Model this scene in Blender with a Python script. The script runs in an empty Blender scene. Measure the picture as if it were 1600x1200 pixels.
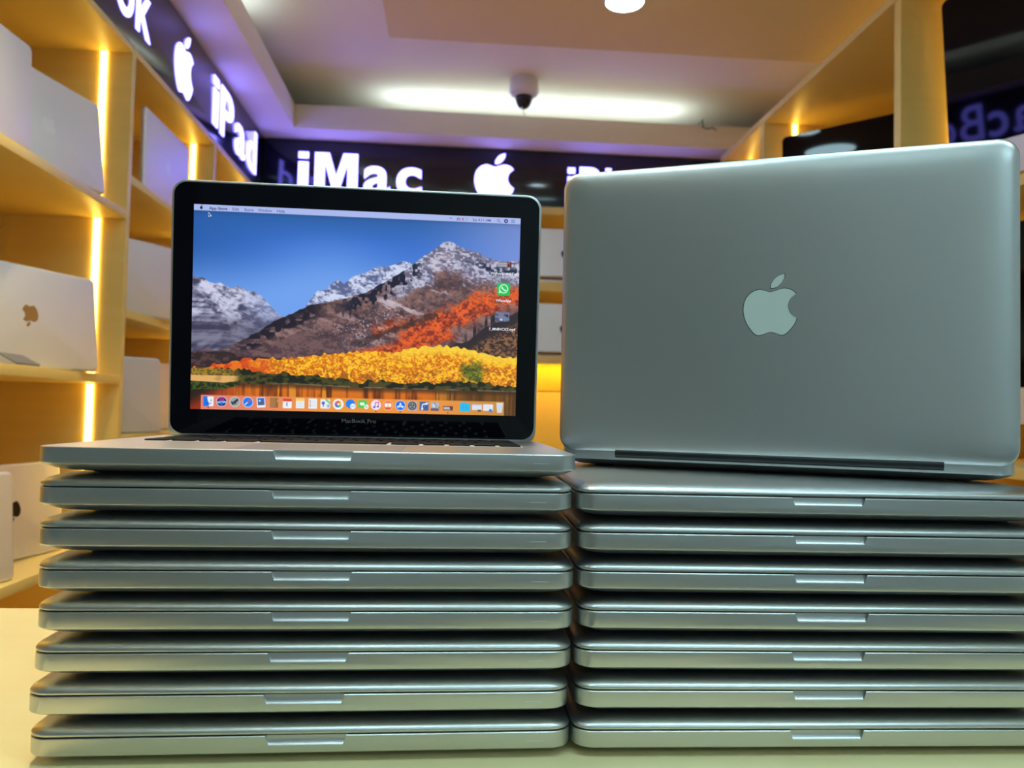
import bpy, bmesh, math, random
import numpy as np
from mathutils import Matrix, Vector
from mathutils.geometry import tessellate_polygon

random.seed(4)
rng = np.random.default_rng(7)
S = bpy.context.scene
COL = S.collection

# ------------------------------------------------------------------ camera
# world: X right along the back wall, Y into the shop, Z up, counter top at z = 0
CAM_YAW, CAM_PITCH, CAM_ROLL, CAM_H, F_PX = map(float, (4.48, 2.12, 1.27, 0.2137, 1200))
def cam_basis():
    y, p, r = (math.radians(a) for a in (CAM_YAW, CAM_PITCH, CAM_ROLL))
    fw = Vector((math.sin(y)*math.cos(p), math.cos(y)*math.cos(p), math.sin(p)))
    ri = Vector((math.cos(y), -math.sin(y), 0)); up = ri.cross(fw)
    c, s = math.cos(r), math.sin(r)
    return c*ri + s*up, c*up - s*ri, fw
cr, cu, cf = cam_basis()
cam_d = bpy.data.cameras.new('camera'); cam = bpy.data.objects.new('camera', cam_d); COL.objects.link(cam)
cam.matrix_world = Matrix(((cr.x, cu.x, -cf.x, 0), (cr.y, cu.y, -cf.y, 0), (cr.z, cu.z, -cf.z, CAM_H), (0, 0, 0, 1)))
cam_d.sensor_width = 36; cam_d.lens = 36*F_PX/1600; cam_d.clip_start = .02; cam_d.clip_end = 50
cam_d.dof.use_dof = True; cam_d.dof.focus_distance = .58; cam_d.dof.aperture_fstop = 10.0
S.camera = cam

# ------------------------------------------------------------------ world, exposure
S.view_settings.view_transform = 'Standard'; S.view_settings.look = 'None'
S.view_settings.gamma = 1; S.view_settings.use_curve_mapping = False
S.view_settings.exposure = 0.0
wd = bpy.data.worlds.new('world'); S.world = wd; wd.use_nodes = True
S.cycles.max_bounces = 7; S.cycles.diffuse_bounces = 4; S.cycles.glossy_bounces = 4
wd.node_tree.nodes['Background'].inputs[0].default_value = (.02, .025, .03, 1)

# lamp strengths (linear emission), all belong to lamps built below
E_PANEL = (14.0, 22.0, 24.5)      # cool round ceiling panels
E_DOWN = (16.0, 22.0, 24.0)
E_STRIP = (11.0, 6.8, 1.15)      # warm strips in the shelving
E_COVE = (13.0, 17.5, 20.0)
E_WARM = (12.0, 9.0, 4.5)       # face of the added warm fill spot; its beam is a spot lamp inside
SPOT_W = 120.0
E_LETTER = (1.45, 1.35, 8.6)

# ------------------------------------------------------------------ materials
def lin(c):
    c = np.asarray(c, float)/255.
    return np.where(c <= .04045, c/12.92, ((c+.055)/1.055)**2.4)
def mat(name, col, rough=.5, metal=0., emit=None, estr=1., spec=None, noise=None, bump=None, coat=0.):
    m = bpy.data.materials.new(name); m.use_nodes = True
    nt = m.node_tree; b = nt.nodes['Principled BSDF']
    b.inputs['Base Color'].default_value = (*col, 1); b.inputs['Roughness'].default_value = rough
    b.inputs['Metallic'].default_value = metal
    if spec is not None: b.inputs['Specular IOR Level'].default_value = spec
    if coat: b.inputs['Coat Weight'].default_value = coat; b.inputs['Coat Roughness'].default_value = .03
    if emit is not None:
        b.inputs['Emission Color'].default_value = (*emit, 1); b.inputs['Emission Strength'].default_value = estr
    if noise:   # (scale xyz, col2, detail)
        tc = nt.nodes.new('ShaderNodeTexCoord'); mp = nt.nodes.new('ShaderNodeMapping')
        mp.inputs['Scale'].default_value = noise[0]
        nz = nt.nodes.new('ShaderNodeTexNoise'); nz.inputs['Scale'].default_value = 1; nz.inputs['Detail'].default_value = noise[2]
        mx = nt.nodes.new('ShaderNodeMix'); mx.data_type = 'RGBA'
        mx.inputs[6].default_value = (*col, 1); mx.inputs[7].default_value = (*noise[1], 1)
        nt.links.new(tc.outputs['Object'], mp.inputs[0]); nt.links.new(mp.outputs[0], nz.inputs['Vector'])
        nt.links.new(nz.outputs[0], mx.inputs[0]); nt.links.new(mx.outputs[2], b.inputs['Base Color'])
        if bump:
            bp = nt.nodes.new('ShaderNodeBump'); bp.inputs['Strength'].default_value = bump[0]; bp.inputs['Distance'].default_value = bump[1]
            nt.links.new(nz.outputs[0], bp.inputs['Height']); nt.links.new(bp.outputs[0], b.inputs['Normal'])
    return m
M = {}
M['alu'] = mat('anodised_aluminium', (.60, .61, .61), .36, 1.0)
M['alu_dark'] = mat('aluminium_shelf', (.74, .74, .75), .48, .55)
M['gasket'] = mat('black_gasket', (.006, .006, .007), .6)
M['hinge'] = mat('hinge_plastic', (.012, .012, .014), .35)
M['rubber'] = mat('rubber', (.02, .02, .02), .8)
M['key'] = mat('key_plastic', (.008, .008, .010), .55, spec=.12)
M['glassblack'] = mat('black_glass', (.001, .001, .004), .04, spec=.22)
M['emblem_white'] = mat('emblem_plastic', (.70, .80, .75), .35)
M['emblem_edge'] = mat('emblem_groove', (.10, .12, .12), .5)
M['emblem_dark'] = mat('emblem_dark', (.03, .03, .035), .2, .8)
M['emblem_gold'] = mat('emblem_mirror', (.55, .40, .22), .25, .9)
M['slot'] = mat('slot_line', (.80, .84, .84), .4)
M['wood'] = mat('pale_laminate', (.82, .62, .22), .42, noise=((3, 3, 40), (.73, .53, .16), 4))
M['counter'] = mat('counter_laminate', (.96, .84, .46), .28, noise=((6, 60, 6), (.90, .77, .40), 4))
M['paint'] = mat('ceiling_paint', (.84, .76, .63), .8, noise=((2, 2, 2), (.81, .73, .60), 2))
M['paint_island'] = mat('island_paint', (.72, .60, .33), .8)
M['wallp'] = mat('wall_paint', (.70, .74, .74), .8)
M['wall_dark'] = mat('grey_wall_paint', (.31, .31, .30), .7)
M['wall_front'] = mat('pale_wall_paint', (.80, .86, .87), .7)
M['yellow'] = mat('yellow_laminate', (.90, .60, .06), .4, noise=((3, 3, 40), (.84, .54, .05), 3))
M['floor'] = mat('floor_tile', (.32, .30, .27), .35)
M['board'] = mat('sign_acrylic', (.006, .006, .018), .12, spec=.5, coat=.3)
M['letter'] = mat('letter_light', (.9, .9, .95), .4, emit=E_LETTER)
M['strip'] = mat('warm_led', (1, .9, .7), .4, emit=E_STRIP)
M['cove'] = mat('cool_led', (1, 1, 1), .4, emit=E_COVE)
M['warm_l'] = mat('added_warm_spot', (1, .95, .85), .4, emit=E_WARM)
M['panel_l'] = mat('panel_diffuser', (.9, 1, 1), .4, emit=E_PANEL)
M['down_l'] = mat('downlight_diffuser', (.9, 1, 1), .4, emit=E_DOWN)
M['white_pl'] = mat('white_plastic', (.80, .78, .76), .4)
M['dome'] = mat('dome_plastic', (.01, .01, .012), .08)
M['chin'] = mat('chin_aluminium', (.80, .80, .82), .4, .4)
M['card'] = mat('charcoal_card', (.18, .17, .17), .6)

# ------------------------------------------------------------------ helpers
def link(o, parent=None):
    COL.objects.link(o)
    if parent is not None: o.parent = parent
    return o
def mesh_from(name, verts, faces, m, smooth=None):
    me = bpy.data.meshes.new(name); me.from_pydata([tuple(v) for v in verts], [], faces); me.update()
    if m is not None: me.materials.append(m)
    if smooth is not None:
        me.polygons.foreach_set('use_smooth', [True]*len(me.polygons)); me.set_sharp_from_angle(angle=math.radians(smooth))
    return me
def obj(name, me, parent=None, loc=None, rot=None):
    o = bpy.data.objects.new(name, me); link(o, parent)
    if loc is not None: o.location = loc
    if rot is not None: o.rotation_euler = rot
    return o
def tag(o, label, cat, group=None):
    o['label'] = label; o['category'] = cat
    if group: o['group'] = group
    return o
def struct(o): o['kind'] = 'structure'; return o
def empty(name, loc=(0, 0, 0), rz=0.):
    o = bpy.data.objects.new(name, None); o.empty_display_size = .05; link(o); o.location = loc; o.rotation_euler = (0, 0, rz); return o
def bm_mesh(bm, name, m, smooth=None):
    me = bpy.data.meshes.new(name); bm.normal_update(); bm.to_mesh(me); bm.free()
    if m is not None: me.materials.append(m)
    if smooth is not None:
        me.polygons.foreach_set('use_smooth', [True]*len(me.polygons)); me.set_sharp_from_angle(angle=math.radians(smooth))
    return me
def box_mesh(name, x0, x1, y0, y1, z0, z1, m, bev=0.):
    bm = bmesh.new()
    bmesh.ops.create_cube(bm, size=1, matrix=Matrix.Translation(((x0+x1)/2, (y0+y1)/2, (z0+z1)/2)) @ Matrix.Diagonal((x1-x0, y1-y0, z1-z0, 1)))
    if bev: bmesh.ops.bevel(bm, geom=bm.edges[:], offset=bev, segments=2, affect='EDGES', profile=.6)
    return bm_mesh(bm, name, m, 40 if bev else None)
def box(name, x0, x1, y0, y1, z0, z1, m, parent=None, bev=0.):
    return obj(name, box_mesh(name, x0, x1, y0, y1, z0, z1, m, bev), parent)
def ring(cx, cy, hw, hd, r, z, n=8):
    r = max(min(r, hw-1e-4, hd-1e-4), 1e-4); out = []
    for k, (sx, sy) in enumerate(((1, 1), (-1, 1), (-1, -1), (1, -1))):
        for i in range(n+1):
            a = math.pi/2*k + math.pi/2*i/n
            out.append((cx + sx*(hw-r) + r*math.cos(a), cy + sy*(hd-r) + r*math.sin(a), z))
    return out
def loft(rings, cap=True):
    v = []; f = []; n = len(rings[0])
    for r in rings: v += r
    for k in range(len(rings)-1):
        for i in range(n):
            j = (i+1) % n
            f.append((k*n+i, k*n+j, (k+1)*n+j, (k+1)*n+i))
    if cap:
        f.append(tuple(reversed(range(n)))); f.append(tuple((len(rings)-1)*n+i for i in range(n)))
    return v, f
def slab(name, x0, x1, y0, y1, z0, z1, r, m, e=.0006, n=6):
    """rounded-rectangle plate with eased edges"""
    cx, cy, hw, hd = (x0+x1)/2, (y0+y1)/2, (x1-x0)/2, (y1-y0)/2
    e = min(e, (z1-z0)*.45)
    rs = [ring(cx, cy, hw-e, hd-e, r-e, z0, n), ring(cx, cy, hw, hd, r, z0+e, n), ring(cx, cy, hw, hd, r, z1-e, n), ring(cx, cy, hw-e, hd-e, r-e, z1, n)]
    return mesh_from(name, *loft(rs), m, 35)
def eval_mesh(o):
    dg = bpy.context.evaluated_depsgraph_get()
    return bpy.data.meshes.new_from_object(o.evaluated_get(dg))
def lathe(name, prof, m, n=40, smooth=35):
    v = []; f = []
    for r, z in prof:
        for i in range(n):
            a = 2*math.pi*i/n; v.append((r*math.cos(a), r*math.sin(a), z))
    for k in range(len(prof)-1):
        for i in range(n):
            j = (i+1) % n; f.append((k*n+i, k*n+j, (k+1)*n+j, (k+1)*n+i))
    f.append(tuple(reversed(range(n)))); f.append(tuple((len(prof)-1)*n+i for i in range(n)))
    return mesh_from(name, v, f, m, smooth)

# the bitten-fruit emblem outline, unit: body about 1 wide, centred, y up
BODY = [(790,450),(715,428),(650,412),(560,445),(490,520),(460,620),(460,720),(490,830),(540,920),(600,990),(650,1010),(700,1000),(790,970),(860,985),(930,1010),(985,990),(1050,920),(1095,850),(1113,795)]
BITE = [(1113,795),(1050,745),(1015,680),(1008,620),(1030,550),(1070,505),(1105,480)]
TOPR = [(1105,480),(1060,435),(1000,410),(940,405),(870,425),(790,450)]
LEAF1 = [(795,395),(800,340),(840,275),(900,230),(962,212)]
LEAF2 = [(962,212),(957,270),(915,340),(860,385),(795,395)]
def catmull(p, k=5):
    out = []
    q = [p[0]] + p + [p[-1]]
    for i in range(1, len(q)-2):
        p0, p1, p2, p3 = (np.array(q[i+d], float) for d in (-1, 0, 1, 2))
        for s in range(k):
            t = s/k
            out.append(.5*((2*p1) + (-p0+p2)*t + (2*p0-5*p1+4*p2-p3)*t*t + (-p0+3*p1-3*p2+p3)*t**3))
    return out
def emblem_outline(which):
    segs = (BODY, BITE, TOPR) if which == 'body' else (LEAF1, LEAF2)
    pts = []
    for s in segs: pts += catmull(s)
    return [((p[0]-788)/655, (612-p[1])/655) for p in pts]      # total height about 1.22
def prism(name, outline, depth, m, frame, grow=1., smooth=30):
    """extrude a 2-D outline; frame(x, y, d) -> 3-D point"""
    n = len(outline); cx = sum(p[0] for p in outline)/n; cy = sum(p[1] for p in outline)/n
    P = [(cx+(p[0]-cx)*grow, cy+(p[1]-cy)*grow) for p in outline]
    bm = bmesh.new()
    a = [bm.verts.new(frame(x, y, 0)) for x, y in P]; b = [bm.verts.new(frame(x, y, depth)) for x, y in P]
    for tri in tessellate_polygon([[Vector((x, y, 0)) for x, y in P]]):
        bm.faces.new([a[i] for i in tri]); bm.faces.new([b[i] for i in tri])
    for i in range(n): bm.faces.new((a[i], a[(i+1) % n], b[(i+1) % n], b[i]))
    bmesh.ops.recalc_face_normals(bm, faces=bm.faces[:])
    return bm_mesh(bm, name, m, smooth)
def text_mesh(body, m, size=1., offset=0., extrude=0.):
    cu_ = bpy.data.curves.new('glyph', 'FONT'); cu_.body = body; cu_.size = size; cu_.offset = offset; cu_.extrude = extrude
    cu_.resolution_u = 6
    o = bpy.data.objects.new('glyph', cu_); COL.objects.link(o)
    bpy.context.view_layer.update()
    me = eval_mesh(o); bpy.data.objects.remove(o); bpy.data.curves.remove(cu_)
    me.materials.clear(); me.materials.append(m)
    return me
def xy_bounds(me):
    co = np.empty(len(me.vertices)*3); me.vertices.foreach_get('co', co); co = co.reshape(-1, 3)
    return co.min(0), co.max(0)
def remap(me, fn):
    co = np.empty(len(me.vertices)*3); me.vertices.foreach_get('co', co); co = co.reshape(-1, 3)
    out = np.array(fn(co[:, 0], co[:, 1], co[:, 2])).T
    me.vertices.foreach_set('co', np.ascontiguousarray(out).ravel()); me.update()

# ------------------------------------------------------------------ room shell
XL, XLB = -.87, -1.20         # front plane of left shelving / wall behind it
XR, XRB = 1.19, 1.72
YB, YBB = 3.50, 3.85
YF = -2.6
ZF, ZC, ZI = -.90, 1.64, 1.54
struct(box('floor', XLB-.05, XRB+.05, YF-.05, YBB+.05, ZF-.05, ZF, M['floor']))
struct(box('wall_left', XLB-.05, XLB, YF-.05, YBB+.05, ZF, ZC, M['wall_dark']))
struct(box('wall_right', XRB, XRB+.05, YF-.05, YBB+.05, ZF, ZC, M['wallp']))
struct(box('wall_back', XLB, XRB, YBB, YBB+.05, ZF, ZC, M['paint']))
struct(box('wall_front', XLB, XRB, YF-.05, YF, ZF, ZC, M['wall_front']))
ce = struct(box('ceiling', XLB-.05, XRB+.05, YF-.05, YBB+.05, ZC, ZC+.05, M['paint']))
# dropped centre panel of the ceiling
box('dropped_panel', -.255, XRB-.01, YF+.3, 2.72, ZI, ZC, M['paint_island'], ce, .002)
# boxed soffit over the signs, with a lit ledge on top
ZS0, ZS1 = 1.43, 1.534
struct(box('trim_1', XLB, -.712, YF, YBB, ZS0, ZS1, M['paint'], None, .002))
struct(box('trim_2', -.712, XRB, 3.36, YBB, ZS0, ZS1, M['paint'], None, .002))

# ------------------------------------------------------------------ ceiling lamps
def led_run(name, label, p0, p1, axis, m, group, cat='light strip', n=1, gap=0., w=.016, hgt=.008):
    """LED profile lying on a ledge: channel + lit diffuser modules"""
    t = empty(name, (0, 0, 0)); tag(t, label, cat, group)
    L = p1-p0
    ax, (a, z) = axis
    def bx(nm, s0, s1, ww, z0, z1, mm):
        if ax == 'x': return box(nm, s0, s1, a-ww, a+ww, z0, z1, mm, t)
        return box(nm, a-ww, a+ww, s0, s1, z0, z1, mm, t)
    bx('channel', p0, p1, w*.7, z, z+.004, M['white_pl'])
    for k in range(n):
        s0 = p0 + L*k/n + gap/2; s1 = p0 + L*(k+1)/n - gap/2
        bx('diffuser', s0, s1, w/2, z+.004, z+.004+hgt, m)
    return t
led_run('cove_strip', 'cool white light strip hidden on ledge above left sign', -1.5, 2.75, ('y', (-.79, ZS1)), M['cove'], 'ceiling cove strips')
led_run('cove_strip', 'cool white light strip hidden on ledge above back sign', -.35, 1.05, ('x', (3.48, ZS1)), M['cove'], 'ceiling cove strips')

def round_lamp(x, y, r, m, label, group):
    t = empty('ceiling_lamp', (x, y, ZI)); tag(t, label, 'ceiling light', group)
    obj('rim', lathe('lamp_rim', [(r*1.12, 0), (r*1.12, -.004), (r*1.06, -.010), (r, -.010), (r, 0)], M['white_pl']), t)
    obj('diffuser', lathe('lamp_diffuser', [(r*.99, -.001), (r*.99, -.008), (r*.9, -.009)], m), t)
    return t
round_lamp(.52, 2.372, .060, M['down_l'], 'small round white downlight at the top edge, above the surveillance dome', 'ceiling downlights')
for x, y, r_, w_ in ((.20, 2.09, .125, 'just beyond the counter'), (-.16, .06, .115, 'before the left laptop stack'), (.44, .06, .115, 'before the right laptop stack'), (-.16, .60, .115, 'above the left laptop stack'), (.44, .60, .115, 'above the right laptop stack'), (.95, -.25, .15, 'before the counter near right shelving'), (.80, -1.75, .20, 'near the entrance on the right, added to brighten the front wall'), (-.10, -1.05, .095, 'behind the photographer, added for laptop highlights')):
    round_lamp(x, y, r_, M['panel_l'], 'round cool white ceiling panel ' + w_, 'round ceiling panels')  # the last two are unseen, added to brighten front wall and laptop notches
o = round_lamp(-.55, 1.12, .05, M['warm_l'], 'small added warm spot brightening the left end of the counter', None); o.location.z = ZC
ld_ = bpy.data.lights.new('added_spot_beam', 'SPOT'); ld_.energy = SPOT_W; ld_.color = (1, .78, .38); ld_.spot_size = math.radians(84); ld_.spot_blend = .55; ld_.shadow_soft_size = .045  # unseen lamp added to brighten the counter's left end and nearby shelves
sp_ = bpy.data.objects.new('added_spot_beam', ld_); link(sp_, o); sp_.location = (0, 0, -.012)

# ------------------------------------------------------------------ surveillance dome camera
t = empty('dome_camera', (.277, 3.235, ZC)); tag(t, 'white ceiling surveillance camera with a black dome', 'camera')
obj('housing', lathe('dome_housing', [(.060, 0), (.063, -.006), (.064, -.050), (.060, -.064), (.050, -.072), (.036, -.074)], M['white_pl']), t)
dm = obj('dome', lathe('dome_bubble', [(.037, -.070), (.0375, -.084), (.035, -.098), (.028, -.112), (.018, -.121), (.006, -.125)], M['dome'], smooth=60), t)
obj('lens', lathe('dome_lens', [(.012, -.030), (.012, -.0385), (.009, -.041)], M['chin'], 24), dm, (0, 0, -.055), (math.radians(60), 0, 0))
cb = bmesh.new()
wire = [(-.012, -.01, -.118), (-.004, -.012, -.135), (.004, -.012, -.150), (.003, -.010, -.166)]
for p0, p1 in zip(wire, wire[1:]):
    v0, v1 = Vector(p0), Vector(p1); d = v1-v0
    bmesh.ops.create_cone(cb, segments=8, radius1=.002, radius2=.002, depth=d.length*1.1, cap_ends=True, matrix=Matrix.Translation((v0+v1)/2) @ d.to_track_quat('Z', 'Y').to_matrix().to_4x4())
obj('tether', bm_mesh(cb, 'dome_tether', M['white_pl'], 40), t)
# small hook left in the soffit over the right shelving
hk = empty('ceiling_hook', (1.085, 3.30, 1.49)); tag(hk, 'tiny dark wire hook sticking out of the soffit corner above right shelving', 'hook')
cb = bmesh.new()
pts = [(0, .062, .045), (0, 0, .045), (.0, 0, .012), (.018, 0, .004), (.045, 0, .012), (.060, 0, .0)]
for p0, p1 in zip(pts, pts[1:]):
    v0, v1 = Vector(p0), Vector(p1); d = v1-v0
    bmesh.ops.create_cone(cb, segments=8, radius1=.0035, radius2=.0035, depth=d.length*1.1, cap_ends=True, matrix=Matrix.Translation((v0+v1)/2) @ d.to_track_quat('Z', 'Y').to_matrix().to_4x4())
obj('wire', bm_mesh(cb, 'hook_wire', M['emblem_edge'], 40), hk)

# ------------------------------------------------------------------ sign boards
def left_frame(y0, z0, x0):   return lambda x, y, d: (x0+d, y0+x, z0+y)
def back_frame(x0, z0, y0):   return lambda x, y, d: (x0+x, y0-d, z0+y)
_m = text_mesh('M', M['letter'], 1., 0., 0.); CAPH = float(xy_bounds(_m)[1][1])
BOLD = {'i': .016, 'M': -.008, 'a': .004, 'c': .008, 'P': .006, 'h': .004}
BLOCK = {'M': [[(0, 0), (0, 1), (.37, 1), (.55, .40), (.73, 1), (1.10, 1), (1.10, 0), (.84, 0), (.84, .74), (.63, 0), (.47, 0), (.26, .74), (.26, 0)]],
         'i': [[(0, 0), (0, .74), (.26, .74), (.26, 0)], [(0, .83), (0, 1.0), (.26, 1.0), (.26, .83)]]}
def block_glyph(ch):
    bm = bmesh.new(); h_ = CAPH
    for P in BLOCK[ch]:
        P = [(x*h_*.92, y*h_) for x, y in P]; n = len(P)
        a = [bm.verts.new((x, y, -.03)) for x, y in P]; b = [bm.verts.new((x, y, .03)) for x, y in P]
        for tri in tessellate_polygon([[Vector((x, y, 0)) for x, y in P]]):
            bm.faces.new([a[i] for i in tri]); bm.faces.new([b[i] for i in tri])
        for i in range(n): bm.faces.new((a[i], a[(i+1) % n], b[(i+1) % n], b[i]))
    bmesh.ops.recalc_face_normals(bm, faces=bm.faces[:])
    return bm_mesh(bm, 'block_letter', M['letter'])
def sign_word(parent, word, start, end, base, cap, frame, offset=.006, squeeze=None):
    """one child per letter, fitted so the word runs from start to end"""
    ms = []; xs = 0.
    for ch in word:
        if ch in BLOCK: me = block_glyph(ch)
        else: me = text_mesh(ch, M['letter'], 1., offset+BOLD.get(ch, 0.), .03)
        lo, hi = xy_bounds(me)
        ms.append((me, lo, hi, xs)); xs += hi[0]-lo[0] + .10
    tot = xs-.10; k = (end-start)/tot
    mh = text_mesh('M', M['letter'], 1., offset, 0); lo_m, hi_m = xy_bounds(mh); kv = cap/(hi_m[1]-lo_m[1]); by = lo_m[1]
    for me, lo, hi, x0 in ms:
        remap(me, lambda x, y, z: frame((x-lo[0]+x0)*k, (y-by)*kv, (z+.03)/.06*.003))
        obj('letter', me, parent)
def sign_emblem(parent, c, base, hgt, frame, squeeze=1.):
    k = hgt/1.225
    for w_ in ('body', 'leaf'):
        ol = [(x*k*squeeze, (y+.612)*k) for x, y in emblem_outline(w_)]
        obj('fruit_body' if w_ == 'body' else 'fruit_leaf', prism('emblem_'+w_, ol, .003, M['letter'], frame), parent)
ZB0, ZB1 = 1.168, 1.424
sb = empty('sign_board', (XL-.03, 1.9, ZB0)); tag(sb, 'long black illuminated sign above left shelves with glowing white words and fruit emblem', 'sign', 'illuminated signs')
def rel(o, root):
    o.matrix_parent_inverse = Matrix.Translation(root.location).inverted(); return o
def rebase(root):
    bpy.context.view_layer.update()
    for c in root.children: c.matrix_parent_inverse = root.matrix_world.inverted()
box('panel', XL-.045, XL, .4, YB, ZB0, ZB1, M['board'], sb, .002)
sign_word(sb, 'MacBook', 1.36, 2.195, 0, .172, left_frame(1.36, 1.222, XL))
sign_emblem(sb, 0, 0, .205, left_frame(2.468, 1.190, XL), .95)
sign_word(sb, 'iPad', 2.765, 3.365, 0, .178, left_frame(2.765, 1.215, XL))
rebase(sb)
sb = empty('sign_board', (.16, YB+.03, ZB0)); tag(sb, 'long black illuminated sign across back wall with glowing white words and fruit emblem', 'sign', 'illuminated signs')
box('panel', XL, XR+.2, YB, YB+.045, ZB0, ZB1, M['board'], sb, .002)
sign_word(sb, 'iMac', -.716, -.160, 0, .183, back_frame(-.716, 1.193, YB), .018)
sign_emblem(sb, 0, 0, .222, back_frame(.172, 1.186, YB))
sign_word(sb, 'iPhone', .512, 1.13, 0, .170, back_frame(.512, 1.190, YB), .016)
rebase(sb)

# ------------------------------------------------------------------ left shelving
T = .022
lu = empty('shelving_unit', (XL-.16, 2.0, ZF)); tag(lu, 'pale wood open shelving along left wall, displaying silver laptops under warm light', 'shelving')
Yd = [.56, 1.27, 2.102, 2.812, 3.49]
LEFT_ROWS = {0: [.725, .287, -.152, -.56], 1: [.725, .287, -.152, -.56], 2: [.826, .466, .130, -.22, -.56], 3: [.725, .287, -.152, -.56]}
for y in Yd:
    box('divider', XLB+.012, XL, y-T/2, y+T/2, ZF, ZB0-.018, M['wood'], lu, .001)
box('back_panel', XLB, XLB+.012, Yd[0]-T/2, Yd[-1]+T/2, ZF, ZB0-.018, M['wood'], lu)
box('top_board', XLB, XL, Yd[0]-T/2, Yd[-1]+T/2, ZB0-.018, ZB0, M['wood'], lu, .001)
for b in range(4):
    y0, y1 = Yd[b]+T/2, Yd[b+1]-T/2
    for z in LEFT_ROWS[b]:
        box('shelf', XLB+.012, XL+.0005, y0, y1, z-T, z, M['wood'], lu, .001)
    tops = [ZB0-.018] + [z-T for z in LEFT_ROWS[b]]; bots = LEFT_ROWS[b] + [ZF]
    for zt, zb in zip(tops, bots):
        box('led_strip', -.951, -.935, y1-.005, y1, zb+.001, zt-.001, M['strip'], lu)
        if zt < .30: box('led_strip', -.951, -.935, y0, y0+.005, zb+.001, zt-.001, M['strip'], lu)  # second strips, out of view, added as fill for the lower rows
rebase(lu)

# ------------------------------------------------------------------ back shelving and cabinet
bu = empty('shelving_unit', (.16, YB+.17, ZF)); tag(bu, 'pale wood shelving under back sign, seen between the two open laptops', 'shelving')
Xd = [XL+.015, -.18, .50+.30, XR+.2]
for x in Xd: box('divider', x-T/2, x+T/2, YB, YBB-.012, .47, ZB0-.034, M['wood'], bu, .001)
box('back_panel', XL+.003, XR+.2, YBB-.012, YBB, .47, ZB0-.034, M['wood'], bu)
box('top_board', XL+.002, XR+.2, YB-.002, YBB, ZB0-.034, ZB0, M['wood'], bu, .001)
for b in range(3):
    x0, x1 = Xd[b]+T/2, Xd[b+1]-T/2
    box('shelf', x0, x1, YB, YBB-.012, .776, .821, M['wood'], bu, .001)
    for zb, zt in ((.471, .775), (.822, ZB0-.035)):
        box('led_strip', x1-.005, x1, YB+.10, YB+.116, zb, zt, M['strip'], bu)
box('bottom_board', XL+.002, XR+.2, YB-.110, YBB, .450, .47, M['wood'], bu, .001)  # front overhang added to carry the fill strip below
box('added_light_lip', XL+.002, XR+.2, YB-.110, YB-.102, .432, .450, M['wood'], bu, .001)  # lip added only to hide the fill strip
box('led_strip', XL+.02, XR+.18, YB-.095, YB-.070, .445, .450, mat('added_warm_led', (1, .9, .7), .4, emit=(22, 13.4, 1.0)), bu)  # hidden strip added to brighten the cabinet fronts
rebase(bu)
bc = empty('base_cabinet', (.16, YB+.17, ZF)); tag(bc, 'yellow lit wooden base cabinet under back shelves, seen in the gap between open laptops', 'cabinet')
box('carcass', XL, XR+.2, YB+.02, YBB-.004, ZF, .447, M['wood'], bc)
for k in range(4):
    x0 = XL+.002 + k*.565; x1 = x0+.560
    box('drawer', x0, x1, YB, YB+.0195, .315, .445, M['yellow'], bc, .0015)
    box('door', x0, x1, YB, YB+.0195, ZF+.06, .311, M['yellow'], bc, .0015)
rebase(bc)

# ------------------------------------------------------------------ right shelving
ru = empty('shelving_unit', (XR+.26, 2.2, ZF)); tag(ru, 'pale wood open shelving along right wall, holding black desktop computers', 'shelving')
Yr = [1.06, 1.974, 2.892, 3.36]
ZT = 1.392
for y in Yr[:3]: box('divider', XR, XRB-.012, y-.016, y+.016, ZF, ZT-.026, M['wood'], ru, .001)
box('divider', XR, XRB-.012, 3.332, 3.358, ZF, ZT-.026, M['wood'], ru, .001)
box('back_panel', XRB-.012, XRB, 1.044, 3.358, ZF, ZT-.026, M['wood'], ru)
box('top_board', XR-.002, XRB, 1.044, 3.358, ZT-.026, ZT, M['wood'], ru, .001)
for b in range(3):
    y0, y1 = Yr[b]+.016, (Yr[b+1]-.016 if b < 2 else 3.332)
    rows = [.742, .12, -.40]
    for z in rows: box('shelf', XR+.0005, XRB-.012, y0, y1, z-.024, z, M['wood'], ru, .001)
    for zb, zt in zip(rows + [ZF], [ZT-.026] + [z-.024 for z in rows]):
        lx_ = 1.338 if b == 0 else 1.314
        box('led_strip', lx_-.008, lx_+.008, y1-.005, y1, zb+.001, zt-.001, M['strip'], ru)
rebase(ru)
led_run('cove_strip', 'warm light strip lying on top of right shelving', 1.1, 3.2, ('y', (XR+.22, ZT)), M['strip'], None, w=.005, hgt=.004)

# ------------------------------------------------------------------ counter
ct = empty('display_counter', (.1, .60, ZF)); tag(ct, 'pale yellow wood counter top carrying both laptop stacks', 'counter')
box('counter_top', -.64, 1.0, .37, .842, -.03, 0, M['counter'], ct, .002)
box('front_panel', -.60, .96, .40, .418, ZF, -.03, M['counter'], ct)
box('rear_panel', -.60, .96, .79, .808, ZF, -.03, M['counter'], ct)
for x in (-.60, .942): box('side_panel', x, x+.018, .418, .79, ZF, -.03, M['counter'], ct)
rebase(ct)

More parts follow.
